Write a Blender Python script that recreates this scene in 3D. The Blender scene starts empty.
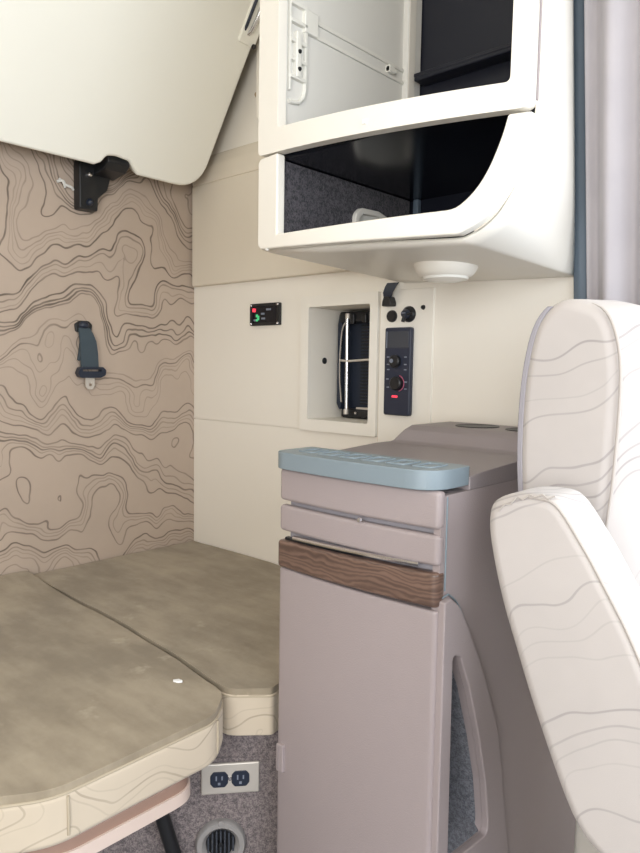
import bpy, bmesh, math, random
from mathutils import Vector, Matrix, noise as mnoise
random.seed(5)
PI = math.pi
scene = bpy.context.scene
COL = scene.collection

# ------------------------------------------------------------------ materials
def srgb(r, g, b):
    f = lambda c: (c/255/12.92) if c/255 <= .04045 else ((c/255+.055)/1.055)**2.4
    return (f(r), f(g), f(b), 1)

class NT:
    def __init__(s, name):
        s.m = bpy.data.materials.new(name); s.m.use_nodes = True
        s.t = s.m.node_tree; s.t.nodes.clear()
        s.out = s.t.nodes.new('ShaderNodeOutputMaterial')
        s.b = s.t.nodes.new('ShaderNodeBsdfPrincipled')
        s.t.links.new(s.b.outputs[0], s.out.inputs[0])
        s._co = None
    def n(s, kind, **kw):
        o = s.t.nodes.new(kind)
        for k, v in kw.items(): setattr(o, k, v)
        return o
    def link(s, a, b): s.t.links.new(a, b)
    def put(s, sock, v):
        if hasattr(v, 'is_output'): s.link(v, sock)
        else: sock.default_value = v
    @property
    def co(s):
        if s._co is None:
            g = s.n('ShaderNodeNewGeometry'); s._co = g.outputs['Position']; s.nrm = g.outputs['Normal']
        return s._co
    def M(s, op, a, b=None, c=None, clamp=False):
        o = s.n('ShaderNodeMath', operation=op); o.use_clamp = clamp
        for i, v in enumerate((a, b, c)):
            if v is not None: s.put(o.inputs[i], v)
        return o.outputs[0]
    def V(s, op, a, b=None):
        o = s.n('ShaderNodeVectorMath', operation=op)
        s.put(o.inputs[0], a)
        if b is not None:
            if op == 'SCALE': s.put(o.inputs['Scale'], b)
            else: s.put(o.inputs[1], b)
        return o.outputs['Value'] if op in ('DOT_PRODUCT', 'LENGTH') else o.outputs['Vector']
    def noise(s, vec, scale, detail=2, rough=.5):
        o = s.n('ShaderNodeTexNoise'); s.link(vec, o.inputs['Vector'])
        o.inputs['Scale'].default_value = scale; o.inputs['Detail'].default_value = detail
        o.inputs['Roughness'].default_value = rough
        return o.outputs['Fac']
    def mix(s, fac, a, b):
        o = s.n('ShaderNodeMix', data_type='RGBA')
        s.put(o.inputs[0], fac); s.put(o.inputs[6], a); s.put(o.inputs[7], b)
        return o.outputs[2]
    def rng(s, v, a, b, c=0., d=1., smooth=True):
        o = s.n('ShaderNodeMapRange'); o.interpolation_type = 'SMOOTHSTEP' if smooth else 'LINEAR'
        s.put(o.inputs[0], v)
        for i, x in enumerate((a, b, c, d)): s.put(o.inputs[i+1], x)
        return o.outputs[0]
    def bump(s, h, strength, dist=.002):
        o = s.n('ShaderNodeBump'); o.inputs['Strength'].default_value = strength; o.inputs['Distance'].default_value = dist
        s.link(h, o.inputs['Height']); s.link(o.outputs[0], s.b.inputs['Normal'])
    def col(s, v): s.put(s.b.inputs['Base Color'], v)
    def rough(s, v): s.put(s.b.inputs['Roughness'], v)

def plastic(name, c, rough=.5, var=.05, grain=.15, gscale=900, metal=0., coat=0.):
    t = NT(name); co = t.co
    nz = t.noise(co, 6, 3)
    d = tuple(x*(1-var) for x in c[:3]) + (1,)
    t.col(t.mix(nz, c, d)); t.rough(rough)
    t.b.inputs['Metallic'].default_value = metal
    t.b.inputs['Coat Weight'].default_value = coat
    if grain: t.bump(t.noise(co, gscale, 1), grain, .0006)
    return t.m

def topo(name, base, line, freq, nscale, amp, width, strength, keep=.35, stretch=(1, 1, 1), slope=(0, 0, 1.), rough=.9, mottle=.06, seed=0., warp_amp=.02):
    """woven fabric printed with irregular contour lines of constant width"""
    t = NT(name); co = t.co; nrm = t.nrm
    base_p = t.V('ADD', co, (seed, seed*1.7, seed*.6))
    warp = t.n('ShaderNodeTexNoise'); t.link(base_p, warp.inputs['Vector']); warp.inputs['Scale'].default_value = nscale*2.6; warp.inputs['Detail'].default_value = 2
    wv = t.V('SCALE', t.V('SUBTRACT', warp.outputs['Color'], (.5, .5, .5)), warp_amp)
    base_p = t.V('ADD', base_p, wv)
    E_ = .002
    def F(off):
        p = t.V('ADD', base_p, off) if off else base_p
        q = t.V('MULTIPLY', p, stretch)
        return t.M('ADD', t.V('DOT_PRODUCT', p, slope), t.M('MULTIPLY', t.noise(q, nscale, 2.0, .42), amp))
    f0 = F(None)
    g = [t.M('DIVIDE', t.M('SUBTRACT', F(tuple(E_ if j == i else 0 for j in range(3))), f0), E_) for i in range(3)]
    cx = t.n('ShaderNodeCombineXYZ')
    for i in range(3): t.link(g[i], cx.inputs[i])
    gn = t.V('DOT_PRODUCT', cx.outputs[0], nrm)
    gt = t.V('SUBTRACT', cx.outputs[0], t.V('SCALE', nrm, gn))
    G = t.M('MULTIPLY', t.V('LENGTH', gt), freq)
    m_ = t.M('MULTIPLY', f0, freq); ph = t.M('MULTIPLY', m_, 2*PI/5)
    L = t.M('ADD', m_, t.M('MULTIPLY', t.M('SINE', ph), .6))        # lines gather in bands of four or five
    G = t.M('MULTIPLY', G, t.M('ADD', t.M('MULTIPLY', t.M('COSINE', ph), .75), 1.))
    c = t.M('FLOOR', t.M('ADD', L, .5))
    dist = t.M('DIVIDE', t.M('ABSOLUTE', t.M('SUBTRACT', L, c)), t.M('ADD', G, .02))
    wn = t.n('ShaderNodeTexWhiteNoise', noise_dimensions='1D'); t.link(c, wn.inputs['W'])
    r = wn.outputs['Value']
    st = t.rng(r, keep, 1., .0, 1., False)
    st = t.M('MULTIPLY', t.M('GREATER_THAN', r, keep), t.M('ADD', t.M('MULTIPLY', st, .75), .25))
    w = t.M('MULTIPLY', t.M('ADD', t.M('MULTIPLY', r, .5), .6), width)
    mask = t.M('SUBTRACT', 1., t.rng(dist, t.M('MULTIPLY', w, .45), w))
    fade = t.rng(t.noise(co, 14, 2), .3, .62, .68, 1.)
    mask = t.M('MULTIPLY', t.M('MULTIPLY', mask, st), t.M('MULTIPLY', fade, strength))
    b2 = tuple(x*(1-mottle) for x in base[:3]) + (1,)
    bc = t.mix(t.rng(t.noise(co, 5, 4, .6), .35, .65), base, b2)
    t.col(t.mix(mask, bc, line)); t.rough(rough)
    t.b.inputs['Sheen Weight'].default_value = .15
    t.bump(t.noise(co, 1400, 1), .25, .0006)
    return t.m

def carpet(name, a, b, scale=420):
    t = NT(name); co = t.co
    n1 = t.noise(co, scale, 2, .7); n2 = t.noise(co, scale*.35, 2)
    m = t.rng(t.M('ADD', t.M('MULTIPLY', n1, .6), t.M('MULTIPLY', n2, .4)), .38, .62)
    t.col(t.mix(m, a, b)); t.rough(1.); t.b.inputs['Sheen Weight'].default_value = .2
    t.bump(n1, .8, .003)
    return t.m

def wood(name, a, b):
    t = NT(name); co = t.co
    p = t.V('ADD', t.V('MULTIPLY', co, (3.2, 3.2, 38.)), t.V('SCALE', t.V('MULTIPLY', (0, 0, 1), t.noise(t.V('MULTIPLY', co, (9, 9, 20)), 1.5, 3)), 1.3))
    wz = t.noise(p, 2.6, 5, .65)
    w = t.n('ShaderNodeTexWave', wave_type='BANDS', bands_direction='Z')
    t.link(p, w.inputs['Vector']); w.inputs['Scale'].default_value = 1.1; w.inputs['Distortion'].default_value = 9.; w.inputs['Detail'].default_value = 3; w.inputs['Detail Scale'].default_value = .7
    m = t.M('ADD', t.M('MULTIPLY', w.outputs['Fac'], .28), t.M('MULTIPLY', wz, .72))
    t.col(t.mix(t.rng(m, .2, .8), a, b)); t.rough(.38); t.b.inputs['Coat Weight'].default_value = .25
    return t.m

def emit(name, c, s):
    t = NT(name); t.col((c[0]*.3, c[1]*.3, c[2]*.3, 1)); t.b.inputs['Emission Color'].default_value = c; t.b.inputs['Emission Strength'].default_value = s
    return t.m

MT = {}
MT['cream'] = plastic('cream_vinyl', srgb(240, 234, 223), .55, .025, .12, 500)
MT['cream_cloth'] = plastic('cream_trim_cloth', srgb(226, 216, 199), .8, .06, .3, 900)
MT['cream_shiny'] = plastic('cream_moulded_plastic', srgb(238, 233, 223), .38, .015, .05, 700)
MT['bunk_white'] = plastic('ivory_panel', srgb(250, 248, 237), .5, .03, .05, 300)
MT['liner_grey'] = plastic('pale_grey_liner', srgb(222, 220, 214), .6, .04, .05, 700)
MT['rail_grey'] = plastic('pale_grey_plastic', srgb(226, 224, 216), .45, .02, .0)
MT['black'] = plastic('black_plastic', srgb(26, 27, 30), .42, .1, .1)
MT['black_gloss'] = plastic('black_gloss', srgb(13, 16, 26), .18, .1, 0)
MT['dark_back'] = plastic('dark_panel', srgb(20, 23, 36), .45, .1, .1)
MT['navy'] = plastic('navy_black_plastic', srgb(34, 42, 58), .4, .1, .1)
MT['navy2'] = plastic('navy_black_control_face', srgb(38, 44, 62), .45, .1, .0)
MT['screen'] = plastic('grey_screen', srgb(62, 66, 74), .15, .05, 0)
MT['chrome'] = plastic('chrome', srgb(225, 225, 228), .18, .02, 0, metal=1.)
MT['steel'] = plastic('brushed_steel', srgb(214, 207, 198), .5, .05, .1, 600, metal=.55)
MT['taupe'] = plastic('taupe_moulded_plastic', srgb(162, 150, 150), .46, .03, .5, 480)
MT['taupe_dark'] = plastic('taupe_tray_plastic', srgb(146, 137, 138), .5, .04, .5, 480)
MT['blue_grey'] = plastic('blue_grey_rubber', srgb(130, 143, 151), .42, .04, .15, 600)
MT['wood'] = wood('walnut_woodgrain', srgb(82, 63, 55), srgb(122, 97, 85))
MT['carpet'] = carpet('mauve_grey_carpet', srgb(92, 84, 86), srgb(150, 138, 136))
MT['carpet_dark'] = carpet('charcoal_carpet', srgb(34, 33, 40), srgb(84, 80, 86), 330)
MT['carpet_pocket'] = carpet('pocket_carpet', srgb(82, 84, 94), srgb(130, 132, 140))
MT['floor'] = plastic('bounce_grey_rubber', srgb(112, 110, 112), .7, .1, .4, 200)  # floor grey lightened to bounce more light upward; the real floor is darker
MT['pink_rail'] = plastic('pinkish_tan_plastic', srgb(214, 195, 184), .42, .04, .1)
MT['brown_rail'] = plastic('brown_plastic', srgb(150, 122, 108), .5, .06, .1)
MT['webbing'] = plastic('slate_webbing', srgb(66, 78, 86), .85, .12, .6, 700)
MT['seal'] = plastic('slate_rubber_seal', srgb(100, 114, 128), .6, .08, .15)
MT['tan_screw'] = plastic('tan_screw', srgb(190, 165, 130), .4, .05, 0)
MT['red'] = emit('red_indicator', srgb(255, 70, 90), 1.2)
MT['green'] = emit('green_segment', srgb(90, 230, 150), .55)
MT['whiteled'] = emit('white_segment', srgb(200, 205, 220), .5)
MT['mark'] = plastic('grey_marking', srgb(128, 134, 148), .5, .0, 0)
MT['pinkring'] = plastic('pink_marking', srgb(190, 96, 122), .5, .0, 0)
MT['lens'] = plastic('frosted_lens', srgb(245, 243, 236), .25, .02, 0)
MT['white'] = plastic('white_scrap', srgb(250, 250, 248), .6, .02, 0)
MT['grey_vent'] = plastic('grey_vent_plastic', srgb(150, 146, 144), .4, .05, .1)
MT['wall_topo'] = topo('topo_wall_fabric', srgb(186, 168, 152), srgb(86, 75, 65), 45, 4.2, .54, .0028, .92, keep=.08, stretch=(1, 1.15, .8), slope=(0, .06, .85), seed=3.1, warp_amp=.034)
MT['mat_side'] = topo('topo_mattress_side', srgb(200, 186, 166), srgb(142, 128, 110), 60, 4, .45, .0018, .6, keep=.3, stretch=(.8, .8, 1.2), slope=(.10, .12, .9), seed=1.3)
MT['seat_topo'] = topo('topo_seat_fabric', srgb(184, 177, 173), srgb(132, 126, 126), 36, 3.4, .42, .0017, .65, keep=.12, stretch=(1.1, 1, 1), slope=(-.35, .2, .8), seed=7.7)
MT['seat_plain'] = plastic('seat_plain_fabric', srgb(192, 186, 182), .9, .04, .3, 900)
MT['seat_dark'] = plastic('seat_shell', srgb(150, 146, 152), .6, .04, .2)
MT['piping'] = plastic('seam_piping', srgb(178, 165, 144), .8, .03, .2)
MT['seat_piping'] = plastic('seat_seam_piping', srgb(176, 168, 162), .8, .03, .2)

def mattress_top():
    t = NT('worn_taupe_mattress_top'); co = t.co
    n1 = t.noise(co, 4.5, 5, .62); n2 = t.noise(t.V('MULTIPLY', co, (1, 3.2, 1)), 7, 4, .6)
    m = t.rng(t.M('ADD', t.M('MULTIPLY', n1, .6), t.M('MULTIPLY', n2, .4)), .36, .66)
    c = t.mix(m, srgb(136, 124, 105), srgb(168, 155, 134))
    spots = t.rng(t.noise(co, 11, 5, .7), .60, .72)
    c = t.mix(t.M('MULTIPLY', spots, .45), c, srgb(190, 177, 156))
    t.col(c); t.rough(.9); t.b.inputs['Sheen Weight'].default_value = .15
    t.bump(t.M('ADD', t.noise(co, 1100, 1), t.M('MULTIPLY', t.noise(co, 40, 3), 4.)), .25, .0015)
    return t.m
MT['mat_top'] = mattress_top()

def curtain_mat():
    t = NT('pale_grey_curtain_cloth'); co = t.co
    t.col(t.mix(t.noise(co, 9, 3), srgb(178, 172, 174), srgb(158, 153, 157))); t.rough(.85)
    t.b.inputs['Sheen Weight'].default_value = .2
    t.bump(t.noise(co, 800, 1), .2, .0006)
    return t.m
MT['curtain'] = curtain_mat()

# ------------------------------------------------------------------ mesh helpers
def fillet(pts, rad, seg=6):
    """round the corners of a 2-D polygon; rad is a number or one per corner"""
    out = []; n = len(pts)
    for i in range(n):
        p = Vector(pts[i]); a = Vector(pts[i-1]); b = Vector(pts[(i+1) % n])
        r = rad if not isinstance(rad, (list, tuple)) else rad[i]
        u = (a-p); v = (b-p); lu, lv = u.length, v.length; u.normalize(); v.normalize()
        if r <= 0: out.append((p.x, p.y)); continue
        ang = u.angle(v)
        if ang > PI-.02: out.append((p.x, p.y)); continue
        d = min(r/math.tan(ang/2), lu*.48, lv*.48)
        s, e = p+u*d, p+v*d
        for k in range(seg+1):
            t = k/seg
            q = s*(1-t)**2 + p*2*t*(1-t) + e*t*t
            out.append((q.x, q.y))
    return out

def rect(a, b, c, d, r=0, seg=5):
    p = [(a, c), (b, c), (b, d), (a, d)]
    return fillet(p, r, seg) if r else p

def m3(axis, u, v, w):
    return {'x': (w, u, v), 'y': (u, w, v), 'z': (u, v, w)}[axis]

class MB:
    def __init__(s): s.bm = bmesh.new()
    def merge(s, bm2):
        me = bpy.data.meshes.new('t'); bm2.to_mesh(me); bm2.free(); s.bm.from_mesh(me); bpy.data.meshes.remove(me)
    def finish(s, b, bev=0., seg=3, cuts=(), ang=30):
        for ax, vals in cuts:
            for v in vals:
                co = Vector((0, 0, 0)); co['xyz'.index(ax)] = v; no = Vector((0, 0, 0)); no['xyz'.index(ax)] = 1
                bmesh.ops.bisect_plane(b, geom=b.verts[:]+b.edges[:]+b.faces[:], plane_co=co, plane_no=no, dist=1e-6)
        bmesh.ops.recalc_face_normals(b, faces=b.faces[:])
        if bev:
            ed = [e for e in b.edges if len(e.link_faces) == 2 and e.calc_face_angle(0) > math.radians(ang)]
            bmesh.ops.bevel(b, geom=ed, offset=bev, segments=seg, profile=.5, affect='EDGES', clamp_overlap=True)
        s.merge(b); return s
    def box(s, x0, x1, y0, y1, z0, z1, bev=0., seg=3, cuts=()):
        b = bmesh.new(); bmesh.ops.create_cube(b, size=1)
        for v in b.verts: v.co = Vector(((x0+x1)/2+v.co.x*(x1-x0), (y0+y1)/2+v.co.y*(y1-y0), (z0+z1)/2+v.co.z*(z1-z0)))
        return s.finish(b, bev, seg, cuts)
    def prism(s, outer, axis, lo, hi, holes=(), bev=0., seg=3, cuts=(), ang=30):
        b = bmesh.new(); loops = [outer]+list(holes); ends = []
        for w in (lo, hi):
            ee = []; vv = []
            for L in loops:
                vs = [b.verts.new(m3(axis, p[0], p[1], w)) for p in L]
                vv.append(vs); ee.append([b.edges.new((vs[i], vs[(i+1) % len(vs)])) for i in range(len(vs))])
            ends.append((vv, ee))
        for vv, ee in ends:
            if len(loops) == 1: b.faces.new(vv[0])
            else: bmesh.ops.triangle_fill(b, edges=[e for q in ee for e in q], use_beauty=True)
        for k in range(len(loops)):
            A, B = ends[0][0][k], ends[1][0][k]; n = len(A)
            for i in range(n): b.faces.new((A[i], A[(i+1) % n], B[(i+1) % n], B[i]))
        return s.finish(b, bev, seg, cuts, ang)
    def cyl(s, p0, p1, r0, r1=None, n=24, bev=0.):
        p0, p1 = Vector(p0), Vector(p1); d = p1-p0; r1 = r0 if r1 is None else r1
        b = bmesh.new(); bmesh.ops.create_cone(b, cap_ends=True, segments=n, radius1=r0, radius2=r1, depth=d.length)
        q = d.to_track_quat('Z', 'Y'); M_ = Matrix.Translation((p0+p1)/2) @ q.to_matrix().to_4x4()
        bmesh.ops.transform(b, matrix=M_, verts=b.verts)
        return s.finish(b, bev, 2)
    def tube(s, pts, r, n=10, closed=False):
        pts = [Vector(p) for p in pts]; b = bmesh.new(); rings = []; N = len(pts); ref = None
        for i, p in enumerate(pts):
            a = pts[i-1] if (i > 0 or closed) else p; c = pts[(i+1) % N] if (i < N-1 or closed) else p
            t = (c-a).normalized()
            if ref is None: ref = t.orthogonal().normalized()
            ref = (ref-t*ref.dot(t)).normalized(); bi = t.cross(ref)
            rr = r[i] if isinstance(r, (list, tuple)) else r
            rings.append([b.verts.new(p+(ref*math.cos(2*PI*k/n)+bi*math.sin(2*PI*k/n))*rr) for k in range(n)])
        for i in range(N if closed else N-1):
            A, B = rings[i], rings[(i+1) % N]
            for k in range(n): b.faces.new((A[k], A[(k+1) % n], B[(k+1) % n], B[k]))
        if not closed: b.faces.new(rings[0][::-1]); b.faces.new(rings[-1])
        return s.finish(b)
    def lathe(s, prof, c, axis='z', n=40):
        """prof: (radius, height) list"""
        b = bmesh.new(); rings = []
        for r, h in prof:
            if r < 1e-6: rings.append([b.verts.new(m3(axis, 0, 0, h))]); continue
            rings.append([b.verts.new(m3(axis, r*math.cos(2*PI*k/n), r*math.sin(2*PI*k/n), h)) for k in range(n)])
        for A, B in zip(rings, rings[1:]):
            for k in range(n):
                q = [A[k % len(A)], A[(k+1) % len(A)], B[(k+1) % len(B)], B[k % len(B)]]
                u = []
                for x in q:
                    if x not in u: u.append(x)
                if len(u) > 2: b.faces.new(u)
        bmesh.ops.translate(b, verts=b.verts, vec=c)
        return s.finish(b)
    def loft(s, rows, caps=False, closed=False):
        b = bmesh.new(); R_ = [[b.verts.new(p) for p in r] for r in rows]
        for A, B in zip(R_, R_[1:]):
            n = len(A)
            for k in range(n if closed else n-1):
                b.faces.new((A[k], A[(k+1) % n], B[(k+1) % n], B[k]))
        if caps: b.faces.new(R_[0]); b.faces.new(R_[-1])
        return s.finish(b)
    def warp(s, f):
        for v in s.bm.verts: v.co = Vector(f(v.co))
        return s

def build(name, mb, mat, parent=None, loc=None, sharp=38, wn=True):
    bm = mb.bm
    origin = Vector(parent['_o']) if parent is not None else Vector(loc or (0, 0, 0))
    for v in bm.verts: v.co -= origin
    bmesh.ops.recalc_face_normals(bm, faces=bm.faces[:])
    for f in bm.faces: f.smooth = True
    for e in bm.edges:
        if len(e.link_faces) == 2 and e.calc_face_angle(0) > math.radians(sharp): e.smooth = False
    me = bpy.data.meshes.new(name); bm.to_mesh(me); bm.free()
    me.materials.append(MT[mat])
    o = bpy.data.objects.new(name, me); COL.objects.link(o)
    if parent is not None: o.parent = parent
    else: o.location = origin
    o['_o'] = tuple(origin)
    if wn:
        w = o.modifiers.new('normals', 'WEIGHTED_NORMAL'); w.keep_sharp = True
    return o

def thing(name, label, cat, loc, group=None):
    o = bpy.data.objects.new(name, None); COL.objects.link(o); o.empty_display_size = .05
    o.location = loc; o['_o'] = tuple(loc); o['label'] = label; o['category'] = cat
    if group: o['group'] = group
    return o
def tag(o, label, cat, group=None):
    o['label'] = label; o['category'] = cat
    if group: o['group'] = group
    return o
def struct(o, label=None, cat=None):
    o['kind'] = 'structure'
    if label: o['label'] = label
    if cat: o['category'] = cat
    return o

def lin(a, b, n): return [a+(b-a)*i/(n-1) for i in range(n)]
def spline(pts, k=6, closed=False):
    P = [Vector(p) for p in pts]; out = []; n = len(P)
    for i in range(n if closed else n-1):
        p0 = P[i-1] if (i > 0 or closed) else P[i]; p1 = P[i]; p2 = P[(i+1) % n]; p3 = P[(i+2) % n] if (i+2 < n or closed) else p2
        for j in range(k):
            t = j/k
            out.append(tuple(.5*((2*p1)+(p2-p0)*t+(2*p0-5*p1+4*p2-p3)*t*t+(3*p1-p0-3*p2+p3)*t**3)))
    if not closed: out.append(tuple(P[-1]))
    return out

# ------------------------------------------------------------------ camera
CAM = Vector((1.741, -1.340, 1.286))
yaw, pitch, roll, FPX = .7363556, -.0838991, .0161786, 700.78
f_ = Vector((-math.sin(yaw)*math.cos(pitch), math.cos(yaw)*math.cos(pitch), math.sin(pitch)))
r_ = Vector((math.cos(yaw), math.sin(yaw), 0)); u_ = r_.cross(f_)
r2 = math.cos(roll)*r_+math.sin(roll)*u_; u2 = -math.sin(roll)*r_+math.cos(roll)*u_
cd = bpy.data.cameras.new('camera'); cam = bpy.data.objects.new('camera', cd); COL.objects.link(cam)
cam.matrix_world = Matrix(((r2.x, u2.x, -f_.x, CAM.x), (r2.y, u2.y, -f_.y, CAM.y), (r2.z, u2.z, -f_.z, CAM.z), (0, 0, 0, 1)))
cd.sensor_fit = 'HORIZONTAL'; cd.sensor_width = 36; cd.lens = FPX/640*36; cd.clip_start = .05
scene.camera = cam

# ------------------------------------------------------------------ room shell
XF, YR, ZC = 2.85, -2.25, 2.5
struct(build('floor', MB().box(-.06, XF+.06, YR-.06, .3, -.06, 0), 'floor', loc=(0, 0, 0), wn=False))
struct(build('ceiling', MB().box(-.06, XF+.06, YR-.06, .3, ZC, ZC+.06), 'cream_cloth', loc=(0, 0, ZC), wn=False))
struct(build('wall_back', MB().box(-.06, 0, YR-.06, .3, 0, ZC), 'wall_topo', loc=(0, 0, 0), wn=False))
# the wall with the controls: hole for the niche and, far forward, the driver's window
NX0, NX1, NZ0, NZ1 = .491, .687, 1.152, 1.44
wl = MB()
SEAM = 1.1235
wl.prism([(0, 0), (XF, 0), (XF, 1.10), (2.42, 1.10), (1.80, 1.10), (1.80, SEAM-.0015), (0, SEAM-.0015)], 'y', 0, .05)
wl.prism([(0, SEAM+.0015), (1.80, SEAM+.0015), (1.80, ZC), (0, ZC)], 'y', 0, .05, holes=[rect(NX0-.008, NX1+.008, NZ0-.008, NZ1+.008)])
wl.box(1.80, 2.42, 0, .05, 1.9, ZC); wl.box(2.42, XF, 0, .05, 1.10, ZC)
wl.box(0, 1.80, .0045, .04, SEAM-.004, SEAM+.004)
struct(build('wall_left', wl, 'cream', loc=(0, 0, 0), wn=False))
wr = MB().box(0, 1.55, YR-.05, YR, 0, ZC).box(2.5, XF, YR-.05, YR, 0, ZC).box(1.55, 2.5, YR-.05, YR, 0, 1.05).box(1.55, 2.5, YR-.05, YR, 1.9, ZC)
struct(build('wall_right', wr, 'cream_cloth', loc=(0, YR, 0), wn=False))
wf = MB().box(XF, XF+.05, YR, .05, 0, 1.0).box(XF, XF+.05, YR, .05, 2.1, ZC).box(XF, XF+.05, YR, YR+.12, 1.0, 2.1).box(XF, XF+.05, -.07, .05, 1.0, 2.1)
struct(build('wall_front', wf, 'seat_dark', loc=(XF, 0, 0), wn=False))

# upper trim panel on the control wall, with its soft lower lip and ledge on top
up = MB().prism(fillet([(-.03, 1.523), (0, 1.523), (0, 1.90), (-.004, 1.898), (-.022, 1.868), (-.029, 1.835), (-.029, 1.8195), (-.024, 1.8180), (-.024, 1.8165), (-.03, 1.815)], [.008, 0, 0, .01, .02, .01, 0, 0, 0, 0]), 'x', .010, .785, bev=.004, seg=2, ang=50).warp(lambda v: (v.x, v.y*.5, v.z))
struct(build('trim_1', up, 'cream_cloth', loc=(0, 0, 0)))
# rounded window-surround strip between the upper bunk and the overhead cabinet
ws = MB().prism(fillet([(.300, 1.935), (.44, 1.935), (.44, 2.49), (.300, 2.49)], [.03, .01, 0, 0]), 'y', -.03, 0, bev=.006)
struct(build('trim_2', ws, 'cream', loc=(0, 0, 0)))
# blue-grey seal standing at the end of the overhead cabinet
sl = MB().prism(fillet([(1.186, -.001), (1.188, -.020), (1.203, -.027), (1.219, -.022), (1.222, -.001)], [0, .012, .01, .012, 0]), 'z', .9, 2.495).warp(lambda v: (v.x-.055*(v.z-1.43), v.y, v.z))
struct(build('trim_3', sl, 'seal', loc=(1.2, 0, 0)))
for sx, sz in ((.281, 2.021),):
    s = MB().lathe([(0, -.010), (.005, -.009), (.008, -.004), (.009, 0)], (sx, -.001, sz), 'y', 20)
    tag(build('screw', s, 'tan_screw', loc=(sx, 0, sz)), 'small tan screw in the cream wall beside the upper bunk', 'screw')

# ------------------------------------------------------------------ lower bunk
TOP = .74
def topwave(v, amp=.0035):
    w = mnoise.noise(Vector((v.x*4, v.y*4, 1.3)))*amp + mnoise.noise(Vector((v.x*13, v.y*9, 4.1)))*amp*.5
    k = max(0, min(1, (v.z-.712)/.02))
    if v.y < -.535: w += .016*max(0, 1-v.x/.30)**2          # the near mattress rides up the back wall a little
    return (v.x, v.y, v.z+w*k)
near = [(0.004, -.534), (.20, -.540), (.45, -.553), (.70, -.576), (.865, -.600), (.913, -.660), (.916, -.93), (.86, -1.02), (.74, -1.12), (.62, -1.22), (.6, -1.55), (.004, -1.55)]
near = fillet(near, [.02, 0, 0, 0, .07, .06, .10, .12, .1, .05, .05, .02], 7)
far = fillet([(0.003, -.003), (.003, -.528), (.20, -.534), (.45, -.547), (.70, -.570), (.858, -.592), (.913, -.536), (.905, -.50), (.905, -.003)], [.004, .02, 0, 0, 0, .04, .012, 0, .01], 7)
def inset(poly, d):
    n = len(poly); out = []
    A = sum(poly[i][0]*poly[(i+1) % n][1]-poly[(i+1) % n][0]*poly[i][1] for i in range(n))
    sg = 1 if A > 0 else -1
    for i in range(n):
        p, a, b = Vector(poly[i]), Vector(poly[i-1]), Vector(poly[(i+1) % n])
        u = (b-a)
        if u.length < 1e-7: out.append(tuple(p)); continue
        u.normalize(); nrm = Vector((-u.y, u.x))*sg
        q = p+nrm*d; out.append((q.x, q.y))
    return out
def mattress(poly, label, seams, zb=.656):
    t = thing('mattress', label, 'mattress', (poly[0][0], poly[0][1], zb), 'lower bunk mattresses')
    xs = lin(.05, .90, 18); ys = lin(-1.5, -.02, 30)
    build('side_band', MB().prism(poly, 'z', zb, .7285, bev=.010, seg=4, ang=60), 'mat_side', t)
    build('top_panel', MB().prism(inset(poly, .002), 'z', .717, TOP, bev=.0135, seg=6, ang=60, cuts=[('x', xs), ('y', ys)]).warp(topwave), 'mat_top', t, sharp=60)
    e = inset(poly, .0015)
    build('piping', MB().tube([(p[0], p[1], .7255) for p in e if p[0] > .03], .0020, 8), 'piping', t)
    for (x, y) in seams:
        q = min(poly, key=lambda p: (p[0]-x)**2+(p[1]-y)**2)
        build('seam', MB().tube([(q[0], q[1], .722), (q[0]+.0015, q[1], .69), (q[0], q[1], zb+.012)], .0022, 8), 'piping', t)
    return t
mattress(near, 'near lower bunk mattress with taupe top and cream contour-line side', [(.916, -.905), (.905, -.645)])
mattress(far, 'smaller lower bunk mattress tucked between back wall, control wall and cabinet', [])
# white scrap lying on the near mattress
sc_ = MB().prism(fillet([(.770, -.640), (.782, -.636), (.787, -.628), (.776, -.629)], .002), 'z', TOP+.0005, TOP+.004)
tag(build('paper_scrap', sc_, 'white', loc=(.78, -.63, TOP+.002)), 'tiny white scrap lying on the near mattress', 'scrap')

pan_poly = fillet([(.02, -.675), (.80, -.675), (.910, -.690), (.910, -.91), (.855, -1.01), (.72, -1.10), (.60, -1.2), (.58, -1.5), (.02, -1.5)], [0, 0, .05, .1, .12, .1, .05, .03, 0], 7)
t = thing('bunk_pan', 'pinkish tan bunk pan rim under the near mattress', 'bunk', (.02, -.7, .6))
build('tray', MB().prism(inset(pan_poly, .004), 'z', .630, .655, bev=.004), 'brown_rail', t)
build('rim', MB().prism(pan_poly, 'z', .617, .637, holes=[inset(pan_poly, .03)], bev=.007, seg=4), 'pink_rail', t)

# carpeted base under the bunk, its front cut at an angle
nrm = Vector((.77, -.64, 0)).normalized(); tng = Vector((.64, .77, 0)).normalized()
P0 = Vector((.87, -.58, 0))-nrm*.03
def on(s, z, out=0.): p = P0+tng*s+nrm*out; return (p.x, p.y, z)
a = P0+tng*.12; b = P0-tng*.95
base_poly = [(.015, -.015), (.93, -.015), (.93, a.y), (a.x, a.y), (b.x, b.y), (.015, b.y)]
o = build('bunk_base', MB().prism(base_poly, 'z', 0, .60, bev=.006), 'carpet', loc=(.015, -.015, 0))
struct(o, 'mauve grey carpeted front of the bunk base', 'base')
# deck under the far mattress and on the base, so that both mattresses are carried
struct(build('bunk_deck', MB().prism([(.015, -.015), (.90, -.015), (.90, -.50), (.80, -.60), (.74, -.67), (.015, -.68)], 'z', .60, .655), 'carpet', loc=(.015, -.015, .6)), 'bunk deck board below the far mattress', 'deck')

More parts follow.
